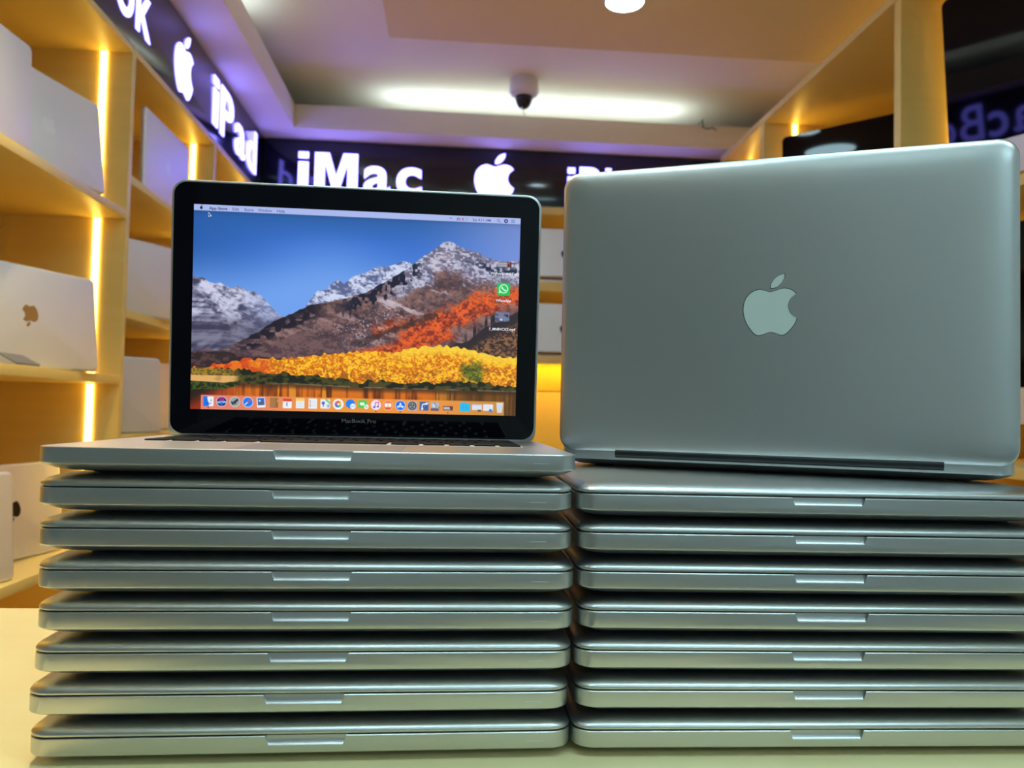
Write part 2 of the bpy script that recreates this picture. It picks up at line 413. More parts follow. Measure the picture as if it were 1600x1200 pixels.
# ------------------------------------------------------------------ laptops
LW, LD = .325, .2275                     # width, depth of a closed laptop
PITCH = .02449                           # height of one closed laptop in the stack
DECK = .0163
HY, HZ = .2230, .0168                    # hinge axis
def base_ring(i, z, depth=.2225): return ring(0, depth/2, LW/2-i, depth/2-i, .013-min(i, .008)*.4 + max(0, i-.008)*.5, z, 8)
def make_base_mesh():
    prof = [(.024, .0009), (.016, .0012), (.0105, .0021), (.0065, .0034), (.0035, .0048), (.0012, .0058), (.0003, .0064), (0, .0070), (0, DECK-.0004), (.0004, DECK)]
    me = mesh_from('laptop_base', *loft([base_ring(*p) for p in prof]), M['alu'])
    o = bpy.data.objects.new('tmp', me); COL.objects.link(o)
    prof2 = [(-.002, .0098), (.0000, .0107), (.0008, .0112), (.0015, .0119), (.0020, .0129), (.0023, .0142), (.0024, .018), (-.002, .018)]
    hw = lambda z: .0222 + (z-.011)*.34
    n = len(prof2)
    v = [(-hw(z), y, z) for y, z in prof2] + [(hw(z), y, z) for y, z in prof2]
    f = [tuple(range(n)), tuple(reversed(range(n, 2*n)))] + [(i, n+i, n+(i+1) % n, (i+1) % n) for i in range(n)]
    bm = bmesh.new(); vs = [bm.verts.new(p) for p in v]
    for q in f: bm.faces.new([vs[i] for i in q])
    bmesh.ops.recalc_face_normals(bm, faces=bm.faces[:])
    co = bpy.data.objects.new('tmpc', bm_mesh(bm, 'cut', M['alu'])); COL.objects.link(co)
    md = o.modifiers.new('b', 'BOOLEAN'); md.operation = 'DIFFERENCE'; md.object = co; md.solver = 'EXACT'
    bpy.context.view_layer.update()
    out = eval_mesh(o); out.name = 'laptop_base'
    bpy.data.objects.remove(o); bpy.data.objects.remove(co)
    out.polygons.foreach_set('use_smooth', [True]*len(out.polygons)); out.set_sharp_from_angle(angle=math.radians(28))
    return out
def make_lid_mesh():
    z0 = HZ+.0002
    prof = [(.0010, 0), (.0002, .0005), (0, .0012), (.0001, .0020), (.0007, .0029), (.0018, .0038), (.0036, .0047), (.0062, .0055), (.010, .0062), (.016, .0068), (.026, .0071), (.040, .0072)]
    rs = []
    for i, z in prof:
        r_ = .013 - min(i, .006)*.3 + max(0, i-.006)*.35
        rs.append(ring(0, LD/2, LW/2-i, LD/2-i, r_, z0+z, 8))
    return mesh_from('laptop_lid', *loft(rs), M['alu'], 28)
ME_BASE, ME_LID = make_base_mesh(), make_lid_mesh()
LID_TOP = HZ+.0002+.0072
ME_GASK = slab('lid_gasket', -LW/2+.0016, LW/2-.0016, .0016, .221, DECK-.0001, HZ+.0004, .0115, M['gasket'], .0001)
ME_FOOT = lathe('rubber_foot', [(.008, 0), (.0085, .0004), (.0085, .0022)], M['rubber'], 20)
ME_SLOT = box_mesh('status_slot', -.0052, .0052, -.00008, .0004, -.00014, .00014, M['slot'])
HINGE_L = .232
def hinge_mesh():
    v = []; f = []; n = 16
    for x in (-HINGE_L/2, HINGE_L/2):
        for i in range(n):
            a = 2*math.pi*i/n; v.append((x, .2248+.0032*math.cos(a), .0118+.0036*math.sin(a)))
    for i in range(n): f.append((i, (i+1) % n, n+(i+1) % n, n+i))
    f += [tuple(reversed(range(n))), tuple(range(n, 2*n))]
    return mesh_from('hinge_cover', v, f, M['hinge'], 40)
ME_HINGE = hinge_mesh()
def add_common(t, slot=True):
    obj('base', ME_BASE, t)
    for sx in (-1, 1):
        for y in (.032, .192): obj('rubber_foot', ME_FOOT, t, (sx*.132, y, 0))
    if slot: obj('status_slot', ME_SLOT, t, (.1395, 0, .0108))
def closed_laptop(x, y, z, a, label, group, tilt=0.):
    t = empty('closed_laptop', (x, y, z), a); t.rotation_euler = (0, tilt, a)
    tag(t, label, 'laptop', group)
    add_common(t); obj('lid', ME_LID, t); obj('lid_gasket', ME_GASK, t); obj('hinge_cover', ME_HINGE, t)
    return t
ORD = ['bottom', 'second from the bottom', 'third from the bottom', 'fourth from the bottom', 'fifth from the bottom', 'sixth from the bottom', 'topmost closed one']
LX, LY, LA = -.08278, .47861, math.radians(.58)
RX, RY, RA = .24417, .47757, math.radians(-1.45)
offL = [.0003, -.0014, .0002, .0011, .0009, -.0005, -.0010]
offR = [-.0012, .0003, -.0006, .0016, .0005, .0003, -.0010]
aL = [.75, .55, .5, .45, .6, .5, .6]
aR = [-1.0, -1.2, -1.4, -1.5, -1.6, -1.5, -1.7]
yL = [0, -.0006, .0004, .0, -.0008, .0005, .0]
for i in range(7):
    nm = ORD[i]
    closed_laptop(LX+offL[i], LY+yL[i], i*PITCH, math.radians(aL[i]),
                  f'closed silver laptop, {nm} of the left stack', 'closed laptops in the left stack')
for i in range(7):
    nm = ORD[i]
    closed_laptop(RX+offR[i], RY, i*PITCH, math.radians(aR[i]),
                  f'closed silver laptop, {nm} of the right stack', 'closed laptops in the right stack')

def lid_emblem(lid, m_body, edge, k=.0375, dx=0., dy=.0):
    fr = lambda zz: (lambda x, y, d: (-x*k+dx, LD/2-.001-y*k+dy, LID_TOP+zz+d))
    for w_ in ('body', 'leaf'):
        ol = emblem_outline(w_)
        if edge: obj('emblem_groove', prism('emblem_groove', ol, .00004, edge, fr(-.00001), 1.035 if w_ == 'body' else 1.12), lid)
        obj('fruit_emblem' if w_ == 'body' else 'emblem_leaf', prism('emblem', ol, .00006, m_body, fr(.00002)), lid)
def open_laptop(x, y, z, a, opening, label, group=None):
    t = empty('open_laptop', (x, y, z), a); tag(t, label, 'laptop', group)
    add_common(t)
    hg = obj('hinge_cover', ME_HINGE, t)
    lid = bpy.data.objects.new('lid', ME_LID); link(lid, t)
    # rotate the lid about the hinge axis
    R_ = Matrix.Translation((0, HY, HZ)) @ Matrix.Rotation(-math.radians(opening), 4, 'X') @ Matrix.Translation((0, -HY, -HZ))
    lid.matrix_local = R_
    # inner face: black glass
    obj('bezel_glass', slab('bezel_glass', -LW/2+.0022, LW/2-.0022, .0022, HY-.0008, HZ-.0007, HZ+.0004, .0112, M['glassblack'], .0002, 8), lid)
    return t, lid
# top of the left stack: faces the viewer
lt, llid = open_laptop(LX+.0002, LY-.0040, 7*PITCH, math.radians(.62), 90-3.2, 'open silver laptop on the left stack, screen showing a mountain picture')
lid_emblem(llid, M['emblem_white'], M['emblem_edge'])
# top of the right stack: turned away, back of its lid to the viewer
ra = math.radians(-23.6)
cx, cy = .2360, .5555
loc = (cx + .2300*math.sin(math.pi+ra)*1.0, cy - .2300*math.cos(math.pi+ra), 7*PITCH)
rt, rlid = open_laptop(*loc, math.pi+ra, 90.2, 'open silver laptop on the right stack, back of lid with pale fruit emblem facing out')
lid_emblem(rlid, M['emblem_white'], M['emblem_edge'])

# keyboard deck of the left open laptop
well = obj('keyboard_well', slab('keyboard_well', -.1385, .1385, .098, .2035, DECK-.0002, DECK+.00012, .003, M['alu_dark'], .00005), lt)
def keymesh(w, d):
    return slab('key', -w/2, w/2, -d/2, d/2, 0, .0011, .0018, M['key'], .0003, 2)
KM = {}
def key(xc, yc, w, d=.0158):
    q = (round(w, 5), round(d, 5))
    if q not in KM: KM[q] = keymesh(*q)
    obj('key', KM[q], well, (xc, yc, DECK+.0001))
u = .01905
rows = [
    (.1075, .0158, [1, 1, 1, 1.25, 5.0, 1.25, 1, 1, 1, 1]),
    (.1265, .0158, [2.25]+[1]*10+[2.25]),
    (.1455, .0158, [1.75]+[1]*11+[1.75]),
    (.1645, .0158, [1.5]+[1]*12+[1.0]),
    (.1835, .0158, [1]*13+[1.5]),
    (.1985, .0080, [1.036]*14),
]
for yc, d, ws in rows:
    x = -sum(ws)*u/2
    for w in ws:
        key(x+w*u/2, yc, w*u-.0032, d); x += w*u
obj('trackpad', slab('trackpad', -.0525, .0525, .0075, .0835, DECK-.0002, DECK+.00008, .004, mat('trackpad_glass', (.42, .43, .45), .30, .6), .00004), lt)
obj('display_foot_gap', box_mesh('display_foot_gap', -.135, .135, .2125, .2215, DECK-.0002, DECK+.0001, M['hinge']), lt)

# ------------------------------------------------------------------ picture on the left laptop's screen (flat print, one coloured grid)
PW, PH = 720, 450
SW, SH = .2865, .179
SY0 = HY-.0225-SH; SZ = HZ-.0008
V_, U_ = np.meshgrid(np.linspace(0, 1, PH), np.linspace(0, 1, PW), indexing='ij')
def vnoise(fx, fy, u=None, v=None):
    u = U_ if u is None else u; v = V_ if v is None else v
    gx, gy = int(fx*1.6)+3, int(fy*1.6)+3
    g = rng.random((gy+1, gx+1)); X = np.clip(u, -.2, 1.3)*fx+.2*fx; Y = np.clip(v, -.2, 1.3)*fy+.2*fy
    X = np.clip(X, 0, gx-1e-3); Y = np.clip(Y, 0, gy-1e-3)
    i, j = X.astype(int), Y.astype(int); a, b = X-i, Y-j; a = a*a*(3-2*a); b = b*b*(3-2*b)
    return (g[j, i]*(1-a)+g[j, i+1]*a)*(1-b)+(g[j+1, i]*(1-a)+g[j+1, i+1]*a)*b
def fbm(fx, fy, o=4, u=None, v=None):
    s = 0; w = 0
    for k in range(o): s = s+vnoise(fx*2**k, fy*2**k, u, v)*.55**k; w += .55**k
    return s/w
img = np.zeros((PH, PW, 3))
def put(mask, col):
    global img
    mask = np.clip(mask, 0, 1)[..., None]; img = img*(1-mask)+np.asarray(col, float)*mask
def mix(a, b, t): t = np.clip(t, 0, 1)[..., None]; return np.asarray(a, float)*(1-t)+np.asarray(b, float)*t
def ss(x, a, b): t = np.clip((x-a)/(b-a), 0, 1); return t*t*(3-2*t)
def line(pts): p = np.array(pts, float); return np.interp(U_, p[:, 0], p[:, 1])
AA = 1.3/PH
def below(r): return np.clip((V_-r)/AA+.5, 0, 1)
# sky
sky = mix((46, 98, 172), (58, 112, 205), ss(V_, .03, .2)); sky = mix((40, 92, 168), sky, ss(U_, -.1, .35))
sky = mix(sky, (112, 160, 236), ss(V_+.10*np.exp(-((U_-.42)/.2)**2), .16, .50)); sky = mix(sky, (132, 150, 216), ss(U_, .62, 1.05)*.8)
img[:] = sky
# far left snowy massif
r = line([(0, .355), (.02, .352), (.05, .375), (.08, .378), (.10, .395), (.14, .40), (.18, .415), (.205, .435), (.23, .48), (.26, .525), (.3, .56), (1, .7)])+(vnoise(60, 1)-.5)*.016
d1 = fbm(26, 20, 5, U_-V_*.55, V_); d2 = fbm(40, 26, 4, U_+V_*.5, V_)
d1 = d1*.6+.4*fbm(95, 80, 3, U_-V_*.5, V_); rock = ss(d1*.62+d2*.38, .36, .64)
c = mix((205, 208, 232), (66, 64, 92), rock); c = mix(c, (150, 165, 215), ss(U_, .12, .25)*.55); c = mix(c, (60, 55, 78), ss(V_, .50, .60)*.55)
put(below(r), c)
# far middle ridge
r = line([(0, 1), (.30, .56), (.343, .468), (.36, .43), (.375, .405), (.40, .395), (.437, .342), (.455, .365), (.475, .333), (.52, .305), (.56, .272), (.60, .262), (.635, .238), (.66, .245), (.70, .3), (1, .5)])+(vnoise(70, 1)-.5)*.014
c = mix((206, 214, 240), (92, 100, 142), ss(.5*fbm(34, 30, 4, U_-V_*.4, V_)+.5*fbm(110, 90, 3), .36, .62)); put(below(r), c)
# main mountain
RM = line([(0, .715), (.10, .705), (.15, .655), (.20, .61), (.26, .545), (.29, .525), (.35, .475), (.43, .445), (.47, .43), (.53, .395), (.60, .325), (.655, .27), (.69, .222), (.735, .168), (.765, .132), (.79, .135), (.82, .163), (.87, .182), (.915, .214), (.96, .220), (1, .215)])
RMn = RM+(vnoise(90, 1)-.5)*.010
dep = V_-RM
n1 = .62*fbm(18, 22, 5)+.38*fbm(120, 100, 2); n2 = .6*fbm(60, 40, 3)+.4*fbm(170, 130, 2); n3 = fbm(12, 40, 4, U_+V_*.35, V_-U_*.55)
c = mix((136, 102, 98), (74, 56, 64), ss(n1, .32, .68)); c = mix(c, (158, 128, 128), ss(n3, .50, .76)*.7)
c = mix(c, (62, 46, 54), ss(n2, .48, .74)*.65)
snow = ss(.17-dep+(n1-.5)*.16, .0, .05)*ss(U_, .54, .66)
c = mix(c, mix((196, 200, 226), (104, 100, 128), ss(.5*fbm(50, 44, 4, U_-V_*.5, V_)+.5*fbm(130, 110, 2), .38, .62)), snow*.92)
streak = ss(n3, .58, .66)*ss(U_, .42, .6)*(1-ss(U_, .74, .84))*ss(dep, .02, .1)*(1-ss(dep, .22, .34)); c = mix(c, (206, 190, 200), streak*.75)
speck = ss(vnoise(220, 140), .72, .86)*ss(U_, .28, .5)*(1-ss(U_, .55, .72))*ss(dep, .08, .16)*(1-ss(dep, .24, .30)); c = mix(c, (196, 192, 212), speck*.7)
# dark timber on the ridge
tim = ss(vnoise(130, 60)*.55+vnoise(60, 26)*.45+.20*np.exp(-((dep-.035)/.03)**2), .56, .66)*(1-ss(dep, .07, .13))*ss(U_, .40, .5)*(1-ss(U_, .66, .73)); c = mix(c, (30, 30, 50), tim)
tim = ss(vnoise(120, 70)*.5+vnoise(50, 30)*.5, .50, .60)*np.exp(-((dep-.055)/.022)**2)*ss(U_, .80, .9); c = mix(c, (36, 40, 66), tim*1.1)
tim = ss(.5*vnoise(70, 50)+.5*n1, .44, .56)*(1-ss(dep, .055, .10))*ss(U_, .12, .18)*(1-ss(U_, .34, .43)); c = mix(c, (34, 28, 42), np.maximum(tim, .75*(1-ss(dep, .01, .05))*ss(U_, .1, .2)*(1-ss(U_, .36, .42))))
# orange-red fall colour running down the right flank
def polydist(pts, k=1.6):
    D = np.full(U_.shape, 9.)
    for (x0, y0), (x1, y1) in zip(pts, pts[1:]):
        dx, dy = (x1-x0)*k, y1-y0; t = np.clip((((U_-x0)*k)*dx+(V_-y0)*dy)/(dx*dx+dy*dy), 0, 1)
        D = np.minimum(D, np.hypot((U_-x0)*k-t*dx, V_-y0-t*dy))
    return D
red = ss(.066-polydist([(.98, .40), (.90, .42), (.80, .51), (.72, .58), (.66, .63)])+(n1-.5)*.16, -.015, .03)
red2 = ss(.030-polydist([(.86, .50), (.76, .52), (.62, .56), (.56, .60)])+(n2-.5)*.10, -.015, .02)*.8
red3 = ss(.035-polydist([(.78, .60), (.68, .66), (.56, .70), (.50, .72)])+(n2-.5)*.08, -.01, .02)
redm = np.maximum(np.maximum(red, red2), red3)
c = mix(c, mix((238, 98, 36), (128, 42, 32), ss(n2, .36, .68)), redm*.92)
band = ss(.018-polydist([(.74, .50), (.66, .55), (.58, .60), (.50, .66)])+(n2-.5)*.05, -.01, .012); c = mix(c, (56, 40, 44), band*.75)
# dark ridge low on the right
rr = line([(0, 1.2), (.70, .70), (.78, .66), (.84, .63), (.90, .555), (.95, .52), (1, .47)])+(vnoise(80, 1)-.5)*.01
hill = mix((142, 100, 66), (54, 38, 40), ss(fbm(150, 120, 3), .32, .66)); hill = mix((48, 38, 44), hill, ss(V_-rr, .03, .09))
c = mix(c, hill, below(rr))
tr = ss(vnoise(110, 8), .5, .62)*np.exp(-((V_-rr+.02)/.030)**2)*ss(U_, .82, .85)*(1-ss(U_, .93, .95)); c = mix(c, (36, 34, 44), tr)
# ridge shoulder crossing low in the middle
sh_ = line([(0, .715), (.2, .70), (.26, .655), (.33, .60), (.40, .63), (.47, .60), (.56, .56), (1, .9)]); c = mix(c, mix((110, 82, 84), (78, 58, 66), ss(n1, .4, .6)), below(sh_)*(1-ss(U_, .42, .52))*.85)
put(below(RMn), c)
# low scrub on the left
put(below(line([(0, .72), (.1, .715), (.2, .735), (.33, .745), (.36, .9), (1, 1.2)])), mix((84, 60, 62), (50, 38, 40), ss(fbm(50, 60, 3), .4, .6)))
# golden forest
top = line([(0, .80), (.05, .79), (.08, .775), (.15, .752), (.24, .742), (.33, .735), (.40, .715), (.50, .70), (.55, .70), (.62, .69), (.70, .665), (.76, .655), (.82, .662), (.88, .685), (.94, .705), (1, .70)])+(vnoise(90, 1)-.5)*.018
g1 = .55*fbm(90, 70, 3)+.45*vnoise(230, 170); g2 = fbm(36, 30, 3)
c = mix((255, 198, 44), (206, 106, 20), ss(g1, .30, .70)); c = mix(c, (150, 84, 24), ss(g2*.5+g1*.5, .44, .66)*.8*ss(V_, .73, .84)); c = mix(c, (250, 214, 60), (1-ss(V_-top, .02, .06))*ss(U_, .55, .7)*.8)
c = mix(c, mix((205, 66, 28), (236, 112, 30), ss(g2, .4, .6)), (1-ss(U_+(g2-.5)*.12, .12, .30))*.95)
grn = ss(.06-np.hypot((U_-.865)*1.5, V_-.79)+(g2-.5)*.08, -.01, .03); c = mix(c, mix((104, 120, 38), (58, 74, 30), ss(g1, .4, .6)), grn*.9)
put(below(top), c)
# shrubs at the shore
top = line([(0, .80), (.12, .80), (.2, .81), (.4, .825), (.5, .845), (.7, .845), (.85, .84), (1, .85)])+(vnoise(46, 1)-.5)*.016+(vnoise(120, 1)-.5)*.014
put(below(top), mix((74, 70, 34), (30, 34, 22), ss(fbm(60, 60, 3), .38, .58)))
put(below(line([(0, .80), (.14, .80), (.16, .84), (1, .84)]))*(1-ss(U_, .10, .17)), mix((160, 128, 44), (96, 84, 36), ss(g1, .4, .6)))
# lake with its streaky reflection
shore = line([(0, .86), (.2, .872), (.3, .868), (.5, .877), (.7, .878), (1, .88)])
put(below(shore-.006)*(1-below(shore))*ss(U_, .2, .3)*.55*ss(vnoise(30, 1), .3, .6), (160, 142, 116))
s1 = fbm(70, 2, 3); s2 = fbm(26, 3, 3)
c = mix((214, 112, 26), (98, 44, 20), ss(s1*.6+s2*.4, .40, .60)); c = mix(c, (240, 150, 44), ss(s1, .60, .72)*.9); c = mix((150, 48, 24), c, ss(U_, .04, .2)); c = mix(c, (70, 56, 26), ss(U_, .70, .86)*.65); c = mix(c, (60, 40, 26), (1-ss(V_-shore, .005, .03))*.7)
c = mix((44, 32, 26), c, ss(U_+(V_-.9)*1.0, .03, .12))
put(below(shore), c)
# sand bank
sb_ = (1-ss(U_, .125, .150))*below(.833+0*U_)*(1-below(line([(0, .862), (.1, .868), (.15, .855), (1, .85)])))
put(sb_, mix((222, 172, 104), (196, 146, 84), ss(vnoise(60, 60), .4, .6)))
put((1-ss(U_, .135, .155))*below(line([(0, .862), (.1, .868), (.15, .855), (1, .85)]))*(1-below(line([(0, .905), (.1, .90), (.15, .875), (1, .85)]))), mix((70, 84, 34), (32, 40, 20), ss(g1, .4, .6)))
# ---- interface
aspect = SW/SH
def disc(cx, cy, r, col, a=1.): put(np.clip((r-np.hypot((U_-cx)*aspect, V_-cy))*PH+.5, 0, 1)*a, col)
def rr_(cx, cy, hw, hh, rad, col, a=1., rot=0.):
    X = (U_-cx)*aspect; Y = V_-cy
    if rot: X, Y = X*math.cos(rot)+Y*math.sin(rot), -X*math.sin(rot)+Y*math.cos(rot)
    qx = np.abs(X)-hw+rad; qy = np.abs(Y)-hh+rad
    d = np.hypot(np.maximum(qx, 0), np.maximum(qy, 0))+np.minimum(np.maximum(qx, qy), 0)-rad
    put(np.clip(-d*PH+.5, 0, 1)*a, col)
def seg(x0, y0, x1, y1, w, col, a=1.): put(np.clip((w/2-polydist([(x0, y0), (x1, y1)], aspect))*PH+.5, 0, 1)*a, col)
img *= (1-.16*np.exp(-np.maximum(V_-.030, 0)/.012))[..., None]            # drop shadow of the menu bar, part of the interface
put(1-below(.030+0*U_), (170, 184, 236))
put(below(.930+0*U_)*(np.abs(U_-.497) < .466), mix(mix((226, 128, 104), (238, 150, 62), ss(U_, .1, .45)), (204, 142, 64), ss(U_, .72, .95)))
R0 = .0245
IC = [(x-297.3)/508.7 for x in (324.7, 344.8, 364.9, 384.6, 404.8, 424.9, 445.1, 465, 484.6, 504.3, 524, 544, 564, 583, 602, 621.6, 640.4, 659.2, 676.3, 697.2, 724.5, 743.6, 761.6, 780.2)]
vy = .961
x = IC[0]; rr_(x, vy, R0, R0*.98, .003, (232, 238, 248)); put(((U_-x)*aspect < -.001+.004*np.sin((V_-vy)*90))*(np.abs((U_-x)*aspect) < R0)*(np.abs(V_-vy) < R0*.98), (28, 120, 236)); seg(x-.009, vy-.008, x-.009, vy-.002, .003, (20, 50, 120)); seg(x+.008, vy-.008, x+.008, vy-.002, .003, (20, 50, 120)); seg(x-.008, vy+.010, x+.008, vy+.010, .003, (20, 50, 120))
x = IC[1]; disc(x, vy, R0*1.05, (214, 200, 232)); disc(x, vy, R0*.92, (34, 24, 84)); disc(x, vy-.008, R0*.55, (150, 40, 140)); seg(x-.011, vy+.004, x+.011, vy+.002, .010, (110, 200, 240)); disc(x, vy+.012, R0*.35, (50, 90, 190))
x = IC[2]; disc(x, vy, R0*1.05, (196, 204, 206)); disc(x, vy, R0*.92, (150, 164, 168)); seg(x-.006, vy+.009, x+.007, vy-.010, .011, (44, 50, 56)); seg(x-.010, vy+.002, x+.002, vy+.008, .007, (60, 66, 72))
x = IC[3]; disc(x, vy, R0*1.05, (210, 222, 240)); disc(x, vy, R0*.93, (28, 120, 242)); seg(x-.008, vy+.012, x, vy, .005, (240, 240, 244)); seg(x, vy, x+.008, vy-.012, .005, (226, 70, 60))
x = IC[4]; rr_(x, vy, R0*.82, R0*1.02, .002, (232, 238, 246), rot=-.08); rr_(x, vy-.004, R0*.66, R0*.72, .001, (40, 104, 208), rot=-.08); rr_(x-.001, vy+.004, R0*.5, R0*.28, .001, (96, 92, 92), rot=-.08); disc(x-.004, vy-.008, .005, (190, 214, 236))
x = IC[5]; rr_(x, vy, R0*.82, R0*1.0, .003, (148, 104, 60)); rr_(x-.004, vy, R0*.5, R0*.9, .002, (166, 120, 72)); rr_(x+.0105, vy-.010, .002, .008, .001, (206, 176, 130))
x = IC[6]; rr_(x, vy+.002, R0*.88, R0*.98, .004, (240, 242, 246)); rr_(x, vy-.015, R0*.88, R0*.28, .003, (214, 64, 58)); seg(x-.001, vy-.002, x-.001, vy+.014, .005, (110, 114, 130))
x = IC[7]; rr_(x, vy, R0*.84, R0*1.02, .003, (236, 240, 246)); rr_(x, vy-.018, R0*.84, R0*.24, .003, (250, 206, 74)); [seg(x-.008, vy+k, x+.008, vy+k, .0016, (176, 196, 214)) for k in (-.005, .002, .009, .016)]
x = IC[8]; rr_(x, vy, R0*.84, R0*1.02, .003, (240, 242, 248)); [(seg(x-.003, vy+k, x+.009, vy+k, .002, (186, 196, 214)), disc(x-.008, vy+k, .0032, cc)) for k, cc in ((-.013, (60, 140, 230)), (-.004, (236, 150, 50)), (.005, (110, 180, 90)), (.014, (60, 140, 230)))]
x = IC[9]; rr_(x-.001, vy, R0*.95, R0*.95, .005, (236, 240, 240)); seg(x+.002, vy-.020, x+.012, vy-.006, .010, (120, 206, 130)); disc(x-.007, vy-.004, .008, (64, 110, 206)); seg(x-.006, vy+.003, x-.007, vy+.012, .005, (64, 110, 206)); disc(x+.009, vy+.010, .0115, (206, 214, 236)); disc(x+.009, vy+.010, .006, (150, 170, 226))
x = IC[10]; disc(x, vy, R0*1.08, (246, 246, 250))
for k, cc in enumerate(((246, 170, 50), (232, 214, 70), (120, 190, 90), (70, 170, 190), (70, 110, 200), (150, 90, 180), (220, 80, 120), (232, 96, 56))):
    a_ = k*math.pi/4-.8; disc(x+.0115*math.cos(a_)/aspect, vy+.0115*math.sin(a_), .0068, cc, .92)
x = IC[11]; disc(x-.002, vy-.003, R0*.92, (30, 130, 244)); disc(x+.006, vy+.009, R0*.56, (236, 242, 250)); [disc(x+.006+k, vy+.009, .0022, (90, 150, 230)) for k in (-.004, 0, .004)]
x = IC[12]; rr_(x-.004, vy-.003, R0*.88, R0*.80, .006, (70, 206, 92)); rr_(x-.005, vy-.004, .011, .007, .004, (240, 250, 242)); disc(x+.008, vy+.010, .0115, (236, 242, 238)); seg(x+.004, vy+.006, x+.010, vy+.013, .004, (96, 200, 110))
x = IC[13]; disc(x, vy, R0*1.02, (240, 232, 246)); disc(x-.005, vy+.011, .0055, (96, 90, 220)); disc(x+.006, vy+.008, .0055, (80, 130, 236)); seg(x-.002, vy+.011, x-.002, vy-.012, .0036, (150, 70, 190)); seg(x+.0085, vy+.008, x+.0085, vy-.014, .0036, (220, 70, 150)); seg(x-.002, vy-.012, x+.0085, vy-.014, .005, (214, 80, 170))
x = IC[14]; disc(x, vy, R0*1.04, (244, 200, 170)); disc(x, vy, R0*.95, (240, 128, 70)); rr_(x-.0055, vy-.001, .0075, .009, .004, (250, 246, 242)); rr_(x+.0055, vy-.001, .0075, .009, .004, (250, 246, 242)); rr_(x, vy+.016, .012, .003, .002, (220, 70, 50))
x = IC[15]; disc(x, vy, R0*1.05, (206, 222, 246)); disc(x, vy, R0*.94, (20, 108, 240)); seg(x-.007, vy+.011, x+.001, vy-.012, .0048, (232, 242, 252)); seg(x+.007, vy+.011, x-.001, vy-.012, .0048, (232, 242, 252)); seg(x-.010, vy+.005, x+.010, vy+.005, .0048, (232, 242, 252))
x = IC[16]; rr_(x, vy, R0*.98, R0*.98, .004, (176, 178, 192)); disc(x, vy, R0*.86, (66, 68, 78)); disc(x, vy, R0*.62, (140, 142, 152)); disc(x, vy, R0*.42, (60, 62, 72)); [seg(x, vy, x+.0095*math.cos(a_), vy+.015*math.sin(a_), .003, (170, 172, 182)) for a_ in (.5, 2.6, 4.7)]
x = IC[17]; rr_(x, vy, R0*.92, R0*.92, .003, (70, 100, 160)); seg(x-.006, vy+.016, x-.004, vy-.004, .010, (226, 236, 246)); seg(x-.004, vy-.006, x+.010, vy-.014, .010, (226, 236, 246)); disc(x+.001, vy+.002, .009, (40, 72, 140)); disc(x+.001, vy+.002, .004, (110, 150, 206))
x = IC[18]; rr_(x, vy, R0*.80, R0*.84, .003, (172, 180, 200)); rr_(x, vy+.016, R0*.82, R0*.26, .002, (96, 92, 110)); disc(x-.002, vy-.005, .009, (200, 220, 236)); seg(x-.002, vy-.018, x+.004, vy+.002, .003, (70, 80, 100)); seg(x+.012, vy+.003, x+.016, vy+.008, .003, (90, 70, 50))
x = IC[19]; rr_(x, vy+.008, R0*1.02, R0*.44, .002, (74, 66, 76)); rr_(x-.003, vy+.008, R0*.72, R0*.28, .001, (180, 184, 202)); rr_(x+.0095, vy+.005, .006, .006, .001, (120, 44, 50))
x = IC[20]; rr_(x-.006, vy-.016, R0*.45, R0*.3, .003, (60, 180, 232)); rr_(x, vy+.002, R0*1.06, R0*.80, .003, (40, 186, 240)); disc(x, vy+.002, .007, (28, 150, 206)); seg(x, vy-.004, x, vy+.008, .003, (120, 216, 246))
x = IC[21]; rr_(x, vy, R0*1.02, R0*.58, .001, (220, 224, 238)); rr_(x, vy-.012, R0*1.02, R0*.12, .001, (196, 200, 218)); rr_(x+.008, vy+.017, .009, .005, .001, (110, 84, 84))
x = IC[22]; rr_(x, vy, R0*1.02, R0*.66, .001, (232, 234, 242)); [seg(x-.010, vy+k, x+.008, vy+k, .0016, (206, 210, 224)) for k in (-.008, -.002, .004)]; disc(x+.008, vy+.015, .0085, (60, 130, 240))
x = IC[23]; put(np.clip((.0165-.10*np.maximum(V_-vy+.02, 0)-np.abs((U_-x)*aspect))*PH+.5, 0, 1)*(np.abs(V_-vy) < .025), (224, 230, 240)); put(np.clip((.0145-.10*np.maximum(V_-vy+.02, 0)-np.abs((U_-x)*aspect))*PH+.5, 0, 1)*(np.abs(V_-vy-.002) < .021), (206, 214, 228))
for k in (0, 13, 15, 19): disc(IC[k], .9925, .0030, (60, 30, 24))
# menu bar symbols
ux = lambda px: (px-302.5)/512.
disc(ux(313.6), .0165, .0068, (24, 26, 44)); disc(ux(316.3), .0148, .0030, (170, 184, 236)); seg(ux(313.8), .0075, ux(314.8), .0045, .003, (24, 26, 44))
for rad in (.010, .006): put(np.clip((.0011-np.abs(np.hypot((U_-ux(702))*aspect, V_-.022)-rad))*PH+.5, 0, 1)*(V_ < .022-np.abs((U_-ux(702))*aspect))*1., (96, 120, 186))
rr_(ux(724), .0165, .0125, .0062, .0015, (140, 130, 170)); rr_(ux(724), .0165, .0108, .0046, .001, (186, 190, 232)); rr_(ux(721.3), .0165, .0032, .0044, .0006, (214, 60, 70)); rr_(ux(728.4), .0165, .0012, .0028, .0006, (140, 130, 170))
disc(ux(778.6), .0150, .0066, (78, 86, 134)); disc(ux(778.6), .0150, .0046, (170, 184, 236)); seg(ux(780.2), .0195, ux(781.6), .0235, .0024, (78, 86, 134))
disc(ux(791), .0165, .0098, (40, 40, 92)); disc(ux(791), .0165, .0040, (190, 196, 236))
